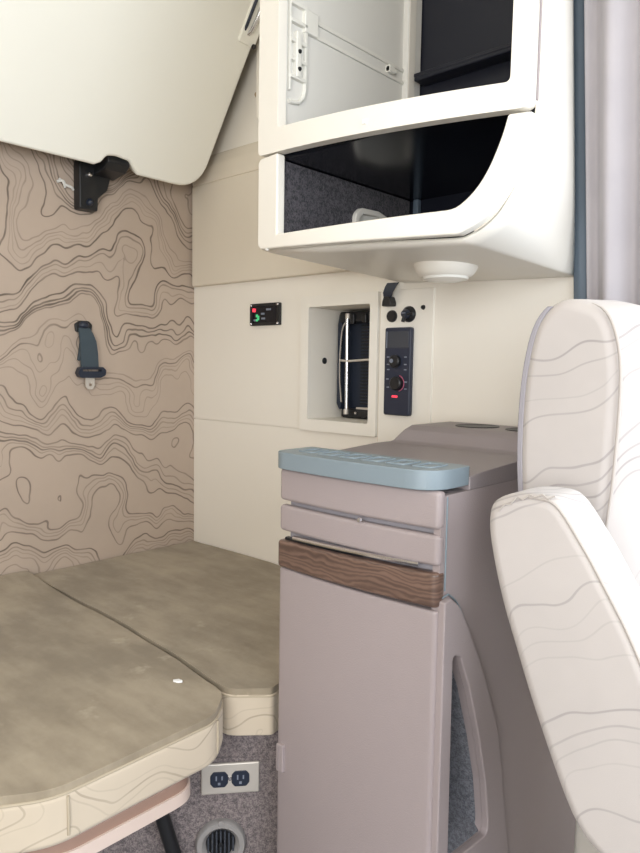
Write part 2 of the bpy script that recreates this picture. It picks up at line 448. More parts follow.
# power outlet: in plate axes s (along the wall), z, out
def plate_pt(s, z, out): return Vector(on(s, z, out))
class PM:
    """shape given in plate axes (u along, v up, w out) then stood on the carpeted face"""
    def __init__(s, su, zv): s.su, s.zv = su, zv
    def go(s, mb):
        for v in mb.bm.verts: v.co = plate_pt(s.su+v.co.x, s.zv+v.co.z, -v.co.y)
        return mb
def s_of(p): return (Vector((p[0], p[1], 0))-P0).dot(tng)
oc = Vector(((.809+.874)/2, (-.607-.528)/2, 0)); so = s_of(oc); zo = .5665
pm = PM(so, zo)
t = thing('power_outlet', 'steel double power outlet on the carpeted bunk base', 'outlet', plate_pt(so, zo, 0))
W, H = .051, .028
build('plate', pm.go(MB().box(-W, W, -.0065, 0, -H, H, bev=.003, seg=3)), 'steel', t)
for dx in (-.0195, .0175):
    rc = fillet([(dx-.010, -.014), (dx+.010, -.014), (dx+.0155, -.007), (dx+.0155, .007), (dx+.010, .014), (dx-.010, .014), (dx-.0155, .007), (dx-.0155, -.007)], .005)
    r = build('receptacle', pm.go(MB().prism(rc, 'y', -.0085, -.004, bev=.001)), 'navy', t)
    for k, (sx, sz, sw, sh) in enumerate(((dx-.005, .003, .0012, .0042), (dx+.005, .003, .0012, .0035), (dx, -.007, .0022, .0022))):
        build('slot', pm.go(MB().box(sx-sw, sx+sw, -.0089, -.0083, sz-sh, sz+sh)), 'mark', r)
build('screw', pm.go(MB().lathe([(0, -.0085), (.003, -.008), (.004, -.006)], (-.001, 0, 0), 'y', 16)), 'chrome', t)

# round vent
vc = Vector((.831, -.580, 0)); sv = s_of(vc); zv = .447
pm = PM(sv, zv)
t = thing('round_vent', 'round grey air vent with dark slats low on the bunk base', 'vent', plate_pt(sv, zv, 0))
R0 = .041
build('ring', pm.go(MB().lathe([(R0+.003, 0), (R0+.003, -.008), (R0, -.012), (R0-.008, -.012), (.0265, -.005), (.025, 0)], (0, 0, 0), 'y', 48)), 'grey_vent', t)
build('duct', pm.go(MB().lathe([(.0262, -.0045), (.0262, -.0012), (0, -.0012)], (0, 0, 0), 'y', 40)), 'black', t)
for k in range(-3, 4):
    h = math.sqrt(max(.0, .0255**2-(k*.0072)**2))
    build('slat', pm.go(MB().box(k*.0072-.0014, k*.0072+.0014, -.0085, .002, -h, h)), 'screen', t)
build('hub', pm.go(MB().lathe([(0, -.010), (.004, -.0095), (.005, -.007), (.005, 0)], (0, 0, 0), 'y', 20)), 'black', t)
build('tab', pm.go(MB().box(-.004, .004, -.013, -.008, R0-.004, R0+.005, bev=.001)), 'grey_vent', t)

# gas strut that carries the hinged bunk pan
ps = Vector((.765, -.690, .612)); pe = Vector((.832, -.628, .30))
d = (pe-ps).normalized()
t = thing('gas_strut', 'black gas strut under the near bunk pan', 'strut', tuple(ps))
build('rod', MB().cyl(ps, ps+d*.05, .0065), 'navy', t)
build('cylinder', MB().cyl(ps+d*.045, pe, .0125, bev=.002), 'black', t)
build('collar', MB().cyl(ps+d*.040, ps+d*.055, .0145, bev=.002), 'black', t)
build('bracket', MB().box(pe.x-.02, pe.x+.02, pe.y-.02, pe.y+.04, pe.z-.02, pe.z+.012, bev=.003), 'black', t)

# ------------------------------------------------------------------ upper bunk, folded up
hin = Vector((.094, 0, 1.784)); sd = Vector((.280, 0, .418)).normalized(); nb = Vector((sd.z, 0, -sd.x))
LEN = .78
YE, YL = -.056, -1.75
def ub(u, y, out): p = hin+sd*u+nb*out; return Vector((p.x, y, p.z))
out2 = [(0, YL), (0, -.385), (.010, -.368), (.030, -.358), (.034, -.335), (.030, -.295), (.010, -.272), (0, -.26), (0, YE), (LEN, YE), (LEN, YL)]
out2 = fillet(out2, [.05, .01, .01, .012, .02, .012, .01, .01, .085, .08, .05], 8)
t = thing('upper_bunk', 'large ivory upper bunk folded up over the bed, its flat underside showing', 'bunk', tuple(ub(0, -.4, 0)))
mb = MB().prism(out2, 'z', -.045, 0, bev=.012, seg=4, ang=45)
mb.warp(lambda v: ub(v.x, v.y, v.z))
build('panel', mb, 'bunk_white', t)
mb = MB().prism(rect(.06, LEN-.03, YL+.05, YE-.05, .05), 'z', -.10, -.044, bev=.02)
mb.warp(lambda v: ub(v.x, v.y, v.z)); build('mattress_pad', mb, 'mat_side', t)
# chrome handle with its ivory cheek on the end
def ubp(u, out, y): p = hin+sd*u+nb*out; return (p.x, y, p.z)
build('end_cap', MB().prism(fillet([(.400, YE-.052), (.400, YE+.002), (.56, YE+.004), (.56, YE-.052)], .008), 'z', -.02, .007, bev=.003).warp(lambda v: ub(v.x, v.y, v.z)), 'bunk_white', t)
build('handle', MB().tube([tuple(ub(.425, YE-.030, .004)), tuple(ub(.435, YE-.030, .013)), tuple(ub(.47, YE-.030, .018)), tuple(ub(.53, YE-.030, .018)), tuple(ub(.56, YE-.030, .008))], .0055, 12), 'chrome', t)
build('grip', MB().tube([tuple(ub(.43, YE-.044, .003)), tuple(ub(.44, YE-.046, .008)), tuple(ub(.50, YE-.046, .010)), tuple(ub(.56, YE-.044, .004))], .004, 10), 'navy', t)
b0 = ub(.404, YE-.004, .008); build('screw', MB().cyl(b0, b0+nb*.004, .006, n=16), 'black', t)

# hinge bracket on the back wall below the bunk's notch
t = thing('hinge_bracket', 'black steel hinge bracket hanging below the notch of the upper bunk', 'bracket', (.0, -.36, 1.70))
build('plate', MB().prism(fillet([(-.393, 1.686), (-.341, 1.686), (-.339, 1.72), (-.312, 1.745), (-.296, 1.80), (-.285, 1.83), (-.385, 1.83), (-.393, 1.80)], .006), 'x', .002, .034, bev=.004), 'black', t)
build('arm', MB().prism(fillet([(.02, 1.775), (.085, 1.785), (.105, 1.80), (.10, 1.822), (.02, 1.825)], .008), 'y', -.352, -.288, bev=.004), 'black', t)
build('bolt', MB().lathe([(0, .012), (.006, .010), (.009, .006), (.009, 0)], (.034, -.366, 1.705), 'x', 20), 'navy', t)
build('bolt', MB().lathe([(0, .010), (.005, .008), (.007, .004), (.007, 0)], (.034, -.366, 1.775), 'x', 20), 'chrome', t)
tag(build('cable_tie', MB().tube(spline([(.006, -.440, 1.748), (.010, -.427, 1.752), (.008, -.417, 1.744), (.010, -.402, 1.740), (.007, -.396, 1.735)], 5), .0035, 8).tube(spline([(.004, -.433, 1.757), (.010, -.425, 1.749), (.006, -.418, 1.737)], 5), .0028, 8), 'liner_grey', loc=(.006, -.44, 1.74)), 'clear plastic tie end sticking out beside the black hinge bracket', 'tie')

# seat-belt stub on the back wall
def bw(v): return (v.x, -.367+(v.y+.367)*1.22, 1.388-(1.394-v.z)*.86)
t = thing('belt_stub', 'slate webbing belt stub with steel tongue bolted to the patterned back wall', 'belt', (.0, -.37, 1.40))
build('anchor', MB().prism(fillet([(-.389, 1.372), (-.391, 1.397), (-.380, 1.408), (-.358, 1.408), (-.350, 1.397), (-.352, 1.372)], .008), 'x', .001, .009, bev=.002).warp(bw), 'black', t)
build('bolt', MB().lathe([(0, .010), (.006, .009), (.010, .006), (.0125, .001), (.0125, 0)], (.008, -.370, 1.394), 'x', 24).warp(bw), 'navy', t)
rows = []
for z, y, w, x in ((1.385, -.371, .013, .010), (1.370, -.368, .016, .013), (1.345, -.365, .019, .017), (1.31, -.363, .0205, .017), (1.280, -.361, .0205, .015), (1.262, -.360, .0205, .014)):
    rows.append([(x-.003, y-w, z), (x+.003, y-w, z), (x+.003, y, z), (x+.003, y+w, z), (x-.003, y+w, z), (x-.003, y, z)])
build('webbing', MB().loft(rows, True, True).warp(bw), 'webbing', t)
build('fold', MB().prism(fillet([(-.386, 1.285), (-.376, 1.370), (-.366, 1.375), (-.374, 1.285)], .004), 'x', .003, .012, bev=.002).warp(bw), 'webbing', t)
build('buckle', MB().prism(fillet([(-.392, 1.246), (-.386, 1.266), (-.332, 1.266), (-.324, 1.256), (-.326, 1.240), (-.338, 1.232), (-.386, 1.232)], .008), 'x', .006, .024, bev=.005, holes=[rect(-.381, -.336, 1.252, 1.258)]).warp(bw), 'navy', t)
build('tongue', MB().prism(fillet([(-.371, 1.236), (-.349, 1.236), (-.349, 1.208), (-.354, 1.196), (-.366, 1.196), (-.371, 1.206)], .003), 'x', .012, .015, holes=[rect(-.363, -.356, 1.206, 1.214)]).warp(bw), 'steel', t)

# ------------------------------------------------------------------ small display on the control wall
def ds(v): return (v.x+.011, v.y, v.z)
t = thing('display_unit', 'small black digital display with red and green marks on the cream wall', 'display', (.311, 0, 1.43))
build('bezel', MB().prism(rect(.253, .369, 1.399, 1.459, .004), 'y', -.010, 0, holes=[rect(.262, .360, 1.407, 1.451, .002)], bev=.002).warp(ds), 'black', t)
build('screen', MB().box(.260, .362, -.006, 0, 1.405, 1.453).warp(ds), 'black_gloss', t)
build('indicator', MB().prism(fillet([(.260, 1.437), (.272, 1.436), (.274, 1.446), (.262, 1.447)], .002), 'y', -.0085, -.0055).warp(ds), 'red', t)
for x, z, h in ((.2785, 1.426, .008), (.2785, 1.414, .006), (.284, 1.420, .012)):
    build('segment', MB().box(x-.0035, x+.0035, -.0075, -.0055, z-h/2, z+h/2).warp(ds), 'green', t)
for x, z, w in ((.325, 1.442, .018), (.302, 1.431, .013), (.304, 1.418, .014), (.270, 1.414, .008)):
    build('segment', MB().box(x-w/2, x+w/2, -.0072, -.0055, z-.0025, z+.0025).warp(ds), 'mark', t)
for x in (.258, .364):
    for z in (1.404, 1.454): build('corner_clip', MB().box(x-.003, x+.003, -.012, -.009, z-.003, z+.003, bev=.0008).warp(ds), 'chrome', t)

# ------------------------------------------------------------------ niche
t = thing('wall_niche', 'deep cream storage niche framed in the control wall', 'niche', (.588, 0, 1.12))
build('frame', MB().prism(rect(.463, .715, 1.122, 1.468, .004), 'y', -.012, .0, holes=[rect(NX0, NX1+.005, NZ0, NZ1, .006)], bev=.0025), 'cream_shiny', t)
D = .150
ln = MB().box(NX0-.006, NX0, 0, D, NZ0-.006, NZ1+.006).box(NX1, NX1+.006, 0, D, NZ0-.006, NZ1+.006).box(NX0, NX1, 0, D, NZ0-.006, NZ0).box(NX0, NX1, 0, D, NZ1, NZ1+.006).box(NX0-.006, NX1+.006, D, D+.006, NZ0-.006, NZ1+.006)
build('liner', ln, 'cream', t, wn=False)
build('screw', MB().lathe([(0, .006), (.004, .005), (.0085, .002), (.0085, 0)], (NX0, .052, 1.304), 'x', 20), 'black', t)
# black ribbed rack with rods standing inside the niche
def rk(v): return (v.x+.008*max(0, min(1, (.675-v.x)/.05)), v.y, v.z)
t = thing('ribbed_rack', 'black ribbed rack with chrome rods standing inside the wall niche', 'rack', (.60, .13, NZ0))
bp = MB().prism(fillet([(.500, 1.165), (.684, 1.156), (.684, 1.436), (.500, 1.436)], .008), 'y', .122, .148, bev=.004)
build('back_plate', bp.warp(rk), 'navy', t)
for k in range(26):
    z = 1.192+k*.0086
    build('rib', MB().box(.556, .684, .115, .124, z-.0022, z+.0022).warp(rk), 'black', t)
build('frame', MB().prism(fillet([(.497, 1.19), (.509, 1.17), (.513, 1.20), (.510, 1.31), (.511, 1.40), (.515, 1.43), (.503, 1.43), (.497, 1.40)], .005), 'y', .088, .130, bev=.003).warp(rk), 'navy', t)
build('top_housing', MB().box(.503, .686, .085, .125, 1.405, 1.434, bev=.006).box(.545, .560, .078, .09, 1.400, 1.428, bev=.003).box(.585, .60, .078, .09, 1.402, 1.426, bev=.003).box(.62, .64, .078, .09, 1.402, 1.426, bev=.003).warp(rk), 'black', t)
build('bottom_housing', MB().box(.510, .686, .090, .13, NZ0+.002, 1.178, bev=.006).warp(rk), 'black', t)
build('rod', MB().cyl((.543, .076, 1.171), (.540, .076, 1.425), .0048, n=14).warp(rk), 'chrome', t)
for za, zb_ in ((1.164, 1.178), (1.414, 1.428)): build('rod_end', MB().cyl((.5415, .076, za), (.5415, .076, zb_), .0066, n=14, bev=.001).warp(rk), 'steel', t)
build('curved_rod', MB().tube(spline([(.528, .084, 1.405), (.517, .084, 1.385), (.511, .084, 1.32), (.511, .084, 1.26), (.518, .084, 1.195)], 6), .0026, 8).warp(rk), 'chrome', t)
build('cross_bar', MB().tube([(.520, .076, 1.306), (.55, .073, 1.304), (.60, .085, 1.308), (.684, .10, 1.309)], .0030, 8).warp(rk), 'steel', t)
build('lower_bar', MB().box(.56, .685, .095, .11, 1.178, 1.183).warp(rk), 'steel', t)
build('bolt', MB().lathe([(0, -.004), (.003, -.003), (.004, 0)], (.565, .088, 1.168), 'y', 12).warp(rk), 'chrome', t)

# ------------------------------------------------------------------ control plate and what is mounted on it
t = thing('control_plate', 'cream trim plate right of the wall niche carrying the controls', 'plate', (.79, 0, 1.12))
build('plate', MB().prism(fillet([(.718, 1.10), (.866, 1.10), (.866, 1.468), (.718, 1.468)], .004), 'y', -.005, .001, bev=.0015), 'cream_shiny', t)
build('seam', MB().box(.7155, .7178, -.003, .001, 1.11, 1.468), 'cream_cloth', t)
YP = -.005
t = thing('climate_control', 'tall navy black control panel with grey screen and two dials', 'control panel', (.780, YP, 1.18))
build('faceplate', MB().prism(rect(.743, .817, 1.178, 1.381, .006), 'y', YP-.014, YP, bev=.0035, seg=3), 'navy2', t)
YF = YP-.014
build('screen', MB().prism(rect(.750, .811, 1.334, 1.372, .002), 'y', YF-.001, YF+.002, bev=.0005), 'screen', t)
build('screen_edge', MB().box(.7495, .7515, YF-.0018, YF, 1.334, 1.372), 'mark', t)
d1 = build('dial', MB().lathe([(0, -.010), (.012, -.010), (.0145, -.008), (.015, 0)], (.7765, YF, 1.303), 'y', 32), 'black', t)
build('cap', MB().lathe([(0, -.0125), (.0045, -.012), (.005, -.009)], (.7715, YF, 1.304), 'y', 20), 'mark', d1)
d2 = build('dial', MB().lathe([(0, -.012), (.013, -.012), (.0155, -.010), (.016, 0)], (.783, YF, 1.2525), 'y', 32), 'black', t)
ring = MB(); pts = []
for k in range(15):
    a_ = math.radians(-75+k*10.5); pts.append((.783+.0185*math.cos(a_), YF-.0006, 1.2525+.0185*math.sin(a_)))
build('dial_mark', ring.tube(pts, .0011, 6), 'pinkring', t)
for x, z in ((.755, 1.313), (.755, 1.296), (.756, 1.284), (.804, 1.313), (.804, 1.296), (.804, 1.284), (.754, 1.262), (.756, 1.243), (.806, 1.256), (.806, 1.240)):
    build('button', MB().box(x-.0035, x+.0035, YF-.0012, YF, z-.0014, z+.0014, bev=.0004), 'mark', t)
build('indicator', MB().prism(rect(.768, .784, 1.2195, 1.2245, .002), 'y', YF-.0014, YF), 'red', t)
t = thing('strap_clip', 'black strap clip hanging just below the overhead cabinet', 'clip', (.755, 0, 1.46))
build('strap', MB().loft([[(x-w, y, z), (x+w, y, z), (x+w, y+.004, z), (x-w, y+.004, z)] for x, y, z, w in ((.760, -.016, 1.478, .016), (.757, -.022, 1.468, .015), (.753, -.026, 1.455, .013), (.750, -.022, 1.442, .010))], True, True).warp(lambda v: (v.x, v.y, v.z+.006)), 'navy', t)
build('clip', MB().prism(fillet([(.738, 1.424), (.764, 1.424), (.764, 1.434), (.759, 1.446), (.743, 1.446), (.739, 1.434)], .003), 'y', -.028, YP, bev=.003).warp(lambda v: (v.x, v.y, v.z+.006)), 'black', t)
tag(build('socket_cover', MB().lathe([(0, -.008), (.0115, -.0075), (.0135, -.005), (.014, 0)], (.7535, YP, 1.408), 'y', 28), 'black', loc=(.7535, YP, 1.408)), 'round black socket cover beside the rotary switch', 'socket')
t = thing('rotary_switch', 'black rotary switch with a small lever above the control panel', 'switch', (.801, YP, 1.411))
build('base', MB().lathe([(0, -.008), (.014, -.008), (.018, -.004), (.0185, 0)], (.801, YP, 1.411), 'y', 28), 'black', t)
build('knob', MB().lathe([(0, -.020), (.008, -.019), (.010, -.015), (.011, -.006)], (.799, YP, 1.411), 'y', 24), 'navy', t)
build('lever', MB().tube([(.800, YP-.016, 1.408), (.822, YP-.016, 1.412)], [.003, .0022], 8).tube([(.800, YP-.016, 1.411), (.795, YP-.016, 1.393)], [.004, .0045], 8), 'black', t)
build('pointer', MB().box(.794, .804, YP-.0215, YP-.019, 1.4115, 1.4135), 'mark', t)
tag(build('plug', MB().lathe([(0, -.005), (.004, -.0045), (.0055, 0)], (.839, YP, 1.425), 'y', 18), 'black', loc=(.839, YP, 1.425)), 'tiny black plug right of the rotary switch', 'plug')

# ------------------------------------------------------------------ overhead cabinet
t = thing('overhead_cabinet', 'cream moulded overhead cabinet with open upper bay and dark lower cubby', 'cabinet', (1.0, -.2, 1.475))
YC = -.45
edge = spline([(1.190, 1.4745), (1.204, 1.4765), (1.235, 1.490), (1.260, 1.512), (1.287, 1.557), (1.299, 1.598), (1.304, 1.640), (1.306, 1.765), (1.306, 2.1), (1.306, 2.49)], 4)
back_x = 1.184
rows = []
for i in range(11):
    q = i/10; y = YC+.012+(0-YC-.014)*q
    bul = .014*math.sin(PI*min(1, q*1.1))*(1-q*.5)
    row = [(.780, y, 2.49), (.780, y, 1.75), (.780, y, 1.500-.014*q), (.9, y, 1.4925-.012*q), (1.05, y, 1.484-.010*q)]
    for j, (x, z) in enumerate(edge):
        h = min(1, max(0, (z-1.4745)/.12))
        row.append((x+(back_x-x-.058*max(0, z-1.47))*q+bul*h*max(0, 1-max(0, z-1.6)*2.5), y, z-.004*q*(1-h)))
    rows.append(row)
sh = build('shell', MB().loft(rows), 'cream_shiny', t, sharp=50, wn=False)
sm = sh.modifiers.new('thick', 'SOLIDIFY'); sm.thickness = .006; sm.offset = 0
# make sure the cut corner at the bottom reads as an edge
def bow(v):
    w = max(0, 1-((v.x-1.04)/.264)**2); return (v.x, v.y-.020*w, v.z)
xs = lin(.86, 1.25, 14)
fr = MB().prism(fillet([(.776, 1.6645), (1.304, 1.631), (1.306, 2.49), (.780, 2.49)], [.012, .02, 0, 0]), 'y', YC-.004, YC+.016, holes=[fillet([(.834, 1.702), (1.273, 1.669), (1.277, 2.47), (.834, 2.47)], [.004, .008, 0, 0])], bev=.007, seg=4, cuts=[('x', xs)]).warp(bow)
build('upper_frame', fr, 'cream_shiny', t)
inn = [(.834, 1.659), (.834, 1.5195)] + [(.95, 1.5165), (1.06, 1.5145)] + spline([(1.172, 1.5125), (1.200, 1.5145), (1.227, 1.534), (1.247, 1.562), (1.263, 1.599), (1.2715, 1.628)], 4)
outr = spline([(1.304, 1.626), (1.299, 1.595), (1.287, 1.557), (1.260, 1.512), (1.235, 1.490), (1.204, 1.4765)], 4) + [(1.10, 1.481), (.95, 1.489), (.785, 1.4985), (.776, 1.506), (.776, 1.652), (.783, 1.659)]
lf = MB().prism(inn+outr, 'y', YC-.004, YC+.016, bev=.007, seg=4, cuts=[('x', xs)], ang=40).warp(bow)
build('lower_frame', lf, 'cream_shiny', t)
build('seam', MB().tube([(1.3075, YC+.002, z) for z in lin(1.64, 2.48, 8)], .0018, 6), 'taupe_dark', t)
build('seam', MB().tube([(x+.001, YC+.004, z) for x, z in edge if 1.48 < z < 1.63], .0010, 6), 'cream_cloth', t)
# inside, upper bay
build('side_liner', MB().box(.784, .826, -.437, -.088, 1.668, 2.48).prism(fillet([(.784, -.088), (.838, -.088), (.838, -.038), (.784, -.038)], .004), 'z', 1.668, 2.48), 'liner_grey', t, wn=False)
build('corner_post', MB().box(.831, .839, -.086, -.060, 1.67, 2.48, bev=.003), 'cream_shiny', t)
build('back_panel', MB().prism([(.784, 1.668), (1.15, 1.668), (1.11, 2.48), (.784, 2.48)], 'y', -.036, -.012), 'dark_back', t, wn=False)
build('back_ledge', MB().box(.845, 1.135, -.075, -.036, 1.892, 1.902, bev=.004).box(.845, 1.135, -.075, -.069, 1.900, 1.908, bev=.002), 'dark_back', t)
build('shelf', MB().prism([(.79, -.436), (1.270, -.436), (1.16, -.012), (.79, -.012)], 'z', 1.654, 1.667), 'black_gloss', t)
for z in (1.914, 1.889):
    build('track_rail', MB().box(.823, .830, -.362, -.076, z-.0035, z+.0035, bev=.001), 'rail_grey', t)
build('rail_clip', MB().box(.824, .837, -.147, -.127, 1.893, 1.908, bev=.002).cyl((.832, -.147, 1.90), (.832, -.122, 1.90), .005, n=14), 'rail_grey', t)
br = MB()
br.box(.829, .838, -.432, -.427, 1.775, 1.945, bev=.001).box(.829, .838, -.392, -.386, 1.80, 1.93, bev=.001)
for z in (1.80, 1.830, 1.862, 1.895, 1.925): br.box(.829, .840, -.43, -.389, z-.003, z+.003, bev=.001)
br.box(.829, .842, -.418, -.404, 1.80, 1.88, bev=.003)
br.tube([(.834, -.389, 1.82), (.834, -.389, 1.785), (.834, -.394, 1.770), (.834, -.405, 1.760), (.834, -.42, 1.757), (.834, -.43, 1.757)], .004, 8)
br.box(.829, .840, -.395, -.36, 1.885, 1.925, bev=.002)
br.warp(lambda v: (v.x-.006, v.y, v.z))
k_ = build('track_bracket', br, 'rail_grey', t)
for z in (1.845, 1.815): build('screw', MB().lathe([(0, .003), (.003, .0025), (.004, 0)], (.836, -.411, z), 'x', 14), 'black', k_)
# inside, lower cubby
build('cubby_side', MB().box(.784, .826, -.437, -.05, 1.503, 1.652), 'carpet_dark', t, wn=False)
build('cubby_floor', MB().prism([(.79, -.425), (1.18, -.425), (1.165, -.012), (.79, -.012)], 'z', 1.502, 1.512), 'carpet_dark', t, wn=False)
build('cubby_back', MB().box(.784, 1.175, -.036, -.012, 1.498, 1.654), 'dark_back', t, wn=False)
build('cubby_post', MB().box(.834, .848, -.050, -.036, 1.512, 1.654, bev=.003), 'seal', t)
cz = fillet([(-.250, 1.514), (-.244, 1.592), (-.228, 1.606), (-.17, 1.608), (-.055, 1.578), (-.055, 1.514)], [0, .02, .02, .03, .03, 0])
ci = fillet([(-.236, 1.516), (-.233, 1.584), (-.221, 1.595), (-.17, 1.597), (-.068, 1.569), (-.068, 1.516)], [0, .012, .012, .03, .03, 0])
bz = build('cutout_bezel', MB().prism(cz, 'x', .822, .836, holes=[ci], bev=.003), 'cream_shiny', t)
build('backing', MB().prism(inset(ci, -.003), 'x', .823, .827), 'rail_grey', bz)
for x, z in ((.802, 1.492),): build('clip', MB().lathe([(0, -.004), (.003, -.0035), (.004, 0)], (x, YC-.003, z+.006), 'y', 12), 'liner_grey', t)
build('clip', MB().box(1.035, 1.043, YC-.027, YC-.018, 1.660, 1.667, bev=.001), 'white', t)

# dome lamp under the overhead cabinet
lx, ly, lz = 1.028, -.215, 1.4835
t = thing('dome_lamp', 'round white dome lamp under the overhead cabinet', 'lamp', (lx, ly, lz))
build('housing', MB().lathe([(.058, .004), (.059, -.008), (.055, -.018), (.049, -.025), (.044, -.028), (.042, -.025)], (lx, ly, lz), 'z', 48), 'cream_shiny', t)
build('lens', MB().lathe([(.0435, -.026), (.040, -.032), (.025, -.036), (0, -.037)], (lx, ly, lz), 'z', 48), 'lens', t)

# ------------------------------------------------------------------ taupe cabinet beside the bunk
CX0, CX1, CY = .938, 1.243, -.550
t = thing('taupe_cabinet', 'tall taupe moulded cabinet with wood strip, standing between bunk and seat', 'cabinet', (1.095, -.3, 0))
def cbow(v):
    w = max(0, 1-((v.x-1.095)/.153)**2)
    k = max(0, min(1, (-.48-v.y)/.05)); return (v.x, v.y-.008*w*k, v.z)
xs = lin(.965, 1.225, 10)
def front(y0, inset_=0., rr=.022, y1=-.533):
    return fillet([(CX0+inset_, y1), (CX0+inset_, y0), (CX1-inset_, y0), (CX1-inset_, y1)], [0, rr*.7, rr, 0], 6)
# carcass with a recess for the side pocket
pk_o = [(-.546, .10)] + [(-.546, .974)] + spline([(-.530, .976), (-.505, .957), (-.473, .909), (-.440, .855), (-.406, .789), (-.380, .725), (-.364, .660), (-.345, .580), (-.328, .500), (-.316, .40), (-.312, .10)], 4)
pk_i = fillet([(-.517, .585), (-.521, .895), (-.500, .885), (-.470, .825), (-.438, .740), (-.415, .665), (-.403, .600), (-.402, .575)], [.012, .010, .008, .03, .03, .03, .015, .012], 5)
build('side_panel', MB().prism([(-.545, .04), (-.02, .04), (-.02, 1.117), (-.545, 1.117)], 'x', CX1-.012, CX1-.001, holes=[pk_i]), 'taupe', t, wn=False)
build('carcass', MB().box(CX0+.008, CX1-.014, -.06, -.02, .04, 1.117).box(CX0+.004, CX0+.014, -.50, -.02, .04, 1.117).box(CX0+.010, CX1-.10, -.505, -.06, .06, 1.10).box(CX0+.01, CX1-.012, -.50, -.06, .96, 1.117).box(CX0+.01, CX1-.015, -.52, -.48, .90, 1.112), 'taupe_dark', t, wn=False)
build('plinth', MB().box(CX0+.02, CX1-.02, -.52, -.03, 0, .05), 'black', t)
build('base_front', MB().prism(front(CY+.004, .003), 'z', .05, .13, bev=.006, cuts=[('x', xs)]).warp(cbow), 'taupe', t)
pf = build('pocket_frame', MB().prism(pk_o, 'x', CX1-.002, CX1+.010, holes=[pk_i], bev=.007, seg=3, ang=40), 'taupe', t)
lip_o = [(y, z) for y, z in pk_o]
build('seam', MB().tube([(CX1+.0005, y+.006, z+.003) for y, z in pk_o[1:]], .0014, 6), 'blue_grey', pf)
pin = inset(pk_i, -.001)
pin2 = inset(pk_i, -.012)
build('pocket_liner', MB().prism(pin2, 'x', CX1-.10, CX1-.005, holes=[pin]).prism(pin2, 'x', CX1-.106, CX1-.098), 'carpet_pocket', t, wn=False)
build('pocket_floor', MB().loft([[(CX1-.003, -.501, .584), (CX1-.003, -.402, .576)], [(CX1-.05, -.503, .612), (CX1-.05, -.400, .600)], [(CX1-.10, -.503, .640), (CX1-.10, -.40, .630)]]), 'carpet_pocket', t, wn=False)
# front faces
build('door', MB().prism(front(CY), 'z', .14, .960, bev=.004, seg=3, cuts=[('x', xs)], ang=50).warp(cbow), 'taupe', t)
wd = MB().prism(front(CY-.004, -.001, .014), 'z', .962, 1.006, bev=.005, seg=3, cuts=[('x', xs)], ang=50).warp(cbow)
wd.warp(lambda v: (v.x, v.y, v.z+(.007 if v.z > .985 else .003)*(v.x-CX0)/.305))
build('wood_strip', wd, 'wood', t)
# shallow metal-edged ledge just above the wood
build('ledge', MB().prism(front(CY+.006, .006), 'z', 1.004, 1.010, bev=.002, cuts=[('x', xs)]).warp(cbow), 'black', t)
build('ledge_trim', MB().tube([cbow(Vector((x, CY+.002, 1.0135+.008*(x-CX0)/.305))) for x in lin(CX0+.035, CX1-.03, 14)], .0035, 8), 'chrome', t)
build('drawer_front', MB().prism(front(CY), 'z', 1.0215, 1.064, bev=.006, seg=3, cuts=[('x', xs)], ang=50).warp(cbow), 'taupe', t)
build('top_drawer', MB().prism(front(CY), 'z', 1.0715, 1.1235, bev=.006, seg=3, cuts=[('x', xs)], ang=50).warp(cbow), 'taupe', t)
build('drawer_stud', MB().lathe([(0, -.004), (.003, -.003), (.004, 0)], (1.115, CY-.0105, 1.0675), 'y', 12), 'chrome', t)
# recess shadow line core between the faces
build('core', MB().prism(front(CY+.016, .012), 'z', .13, 1.116, cuts=[('x', xs)]).warp(cbow), 'seat_dark', t, wn=False)
lt = build('latch', MB().prism(rect(.944, .960, .617, .664, .003), 'y', CY-.0075, CY+.004, bev=.002), 'taupe', t)
build('slot', MB().box(.9495, .951, CY-.0082, CY-.006, .622, .659), 'taupe_dark', lt)
# lip and tray
lp = fillet([(CX0-.006, -.468), (CX0-.006, CY-.012), (CX1-.001, CY-.012), (CX1-.001, -.468)], [.004, .03, .055, .012], 10)
build('lip', MB().prism(lp, 'z', 1.1245, 1.1515, bev=.011, seg=5, cuts=[('x', xs)], ang=50).warp(cbow), 'blue_grey', t)
for k in range(6):
    x0 = .962+k*.0445; r0 = rect(x0, x0+.034, -.532, -.490, .006); r1 = rect(x0+.005, x0+.029, -.527, -.495, .004)
    build('grip_pad', MB().prism(r0, 'z', 1.1495, 1.1535, holes=[r1], bev=.0012).warp(cbow), 'blue_grey', t)
tr = MB().prism(fillet([(-.475, 1.117), (-.475, 1.136), (-.44, 1.140), (-.30, 1.1475), (-.02, 1.1475), (-.02, 1.117)], .002), 'x', CX0+.002, CX1, bev=.004, ang=50)
build('tray_top', tr, 'taupe_dark', t)
hp = MB().prism(fillet([(-.275, 1.146), (-.255, 1.151), (-.235, 1.170), (-.215, 1.1785), (-.075, 1.1785), (-.045, 1.165), (-.025, 1.146)], [0, .012, .012, .014, .02, .02, 0]), 'x', .962, 1.242, bev=.006)
for v in hp.bm.verts:                      # the end towards the bunk slopes down
    if v.co.x < 1.0: v.co.x -= max(0, (1.1785-v.co.z))*.5
build('cup_shelf', hp, 'taupe_dark', t)
for cx in (1.065, 1.170):
    build('cup_well', MB().lathe([(0, .0006), (.036, .0006), (.038, .0018), (.041, .0016), (.042, 0)], (cx, -.145, 1.1785), 'z', 40), 'black', t)  # flat black disc on the solid shelf paints in the well's shaded depth
build('side_seam', MB().tube([(CX1-.0002, -.532, 1.115), (CX1-.0002, -.532, .985)], .0012, 6), 'blue_grey', t)

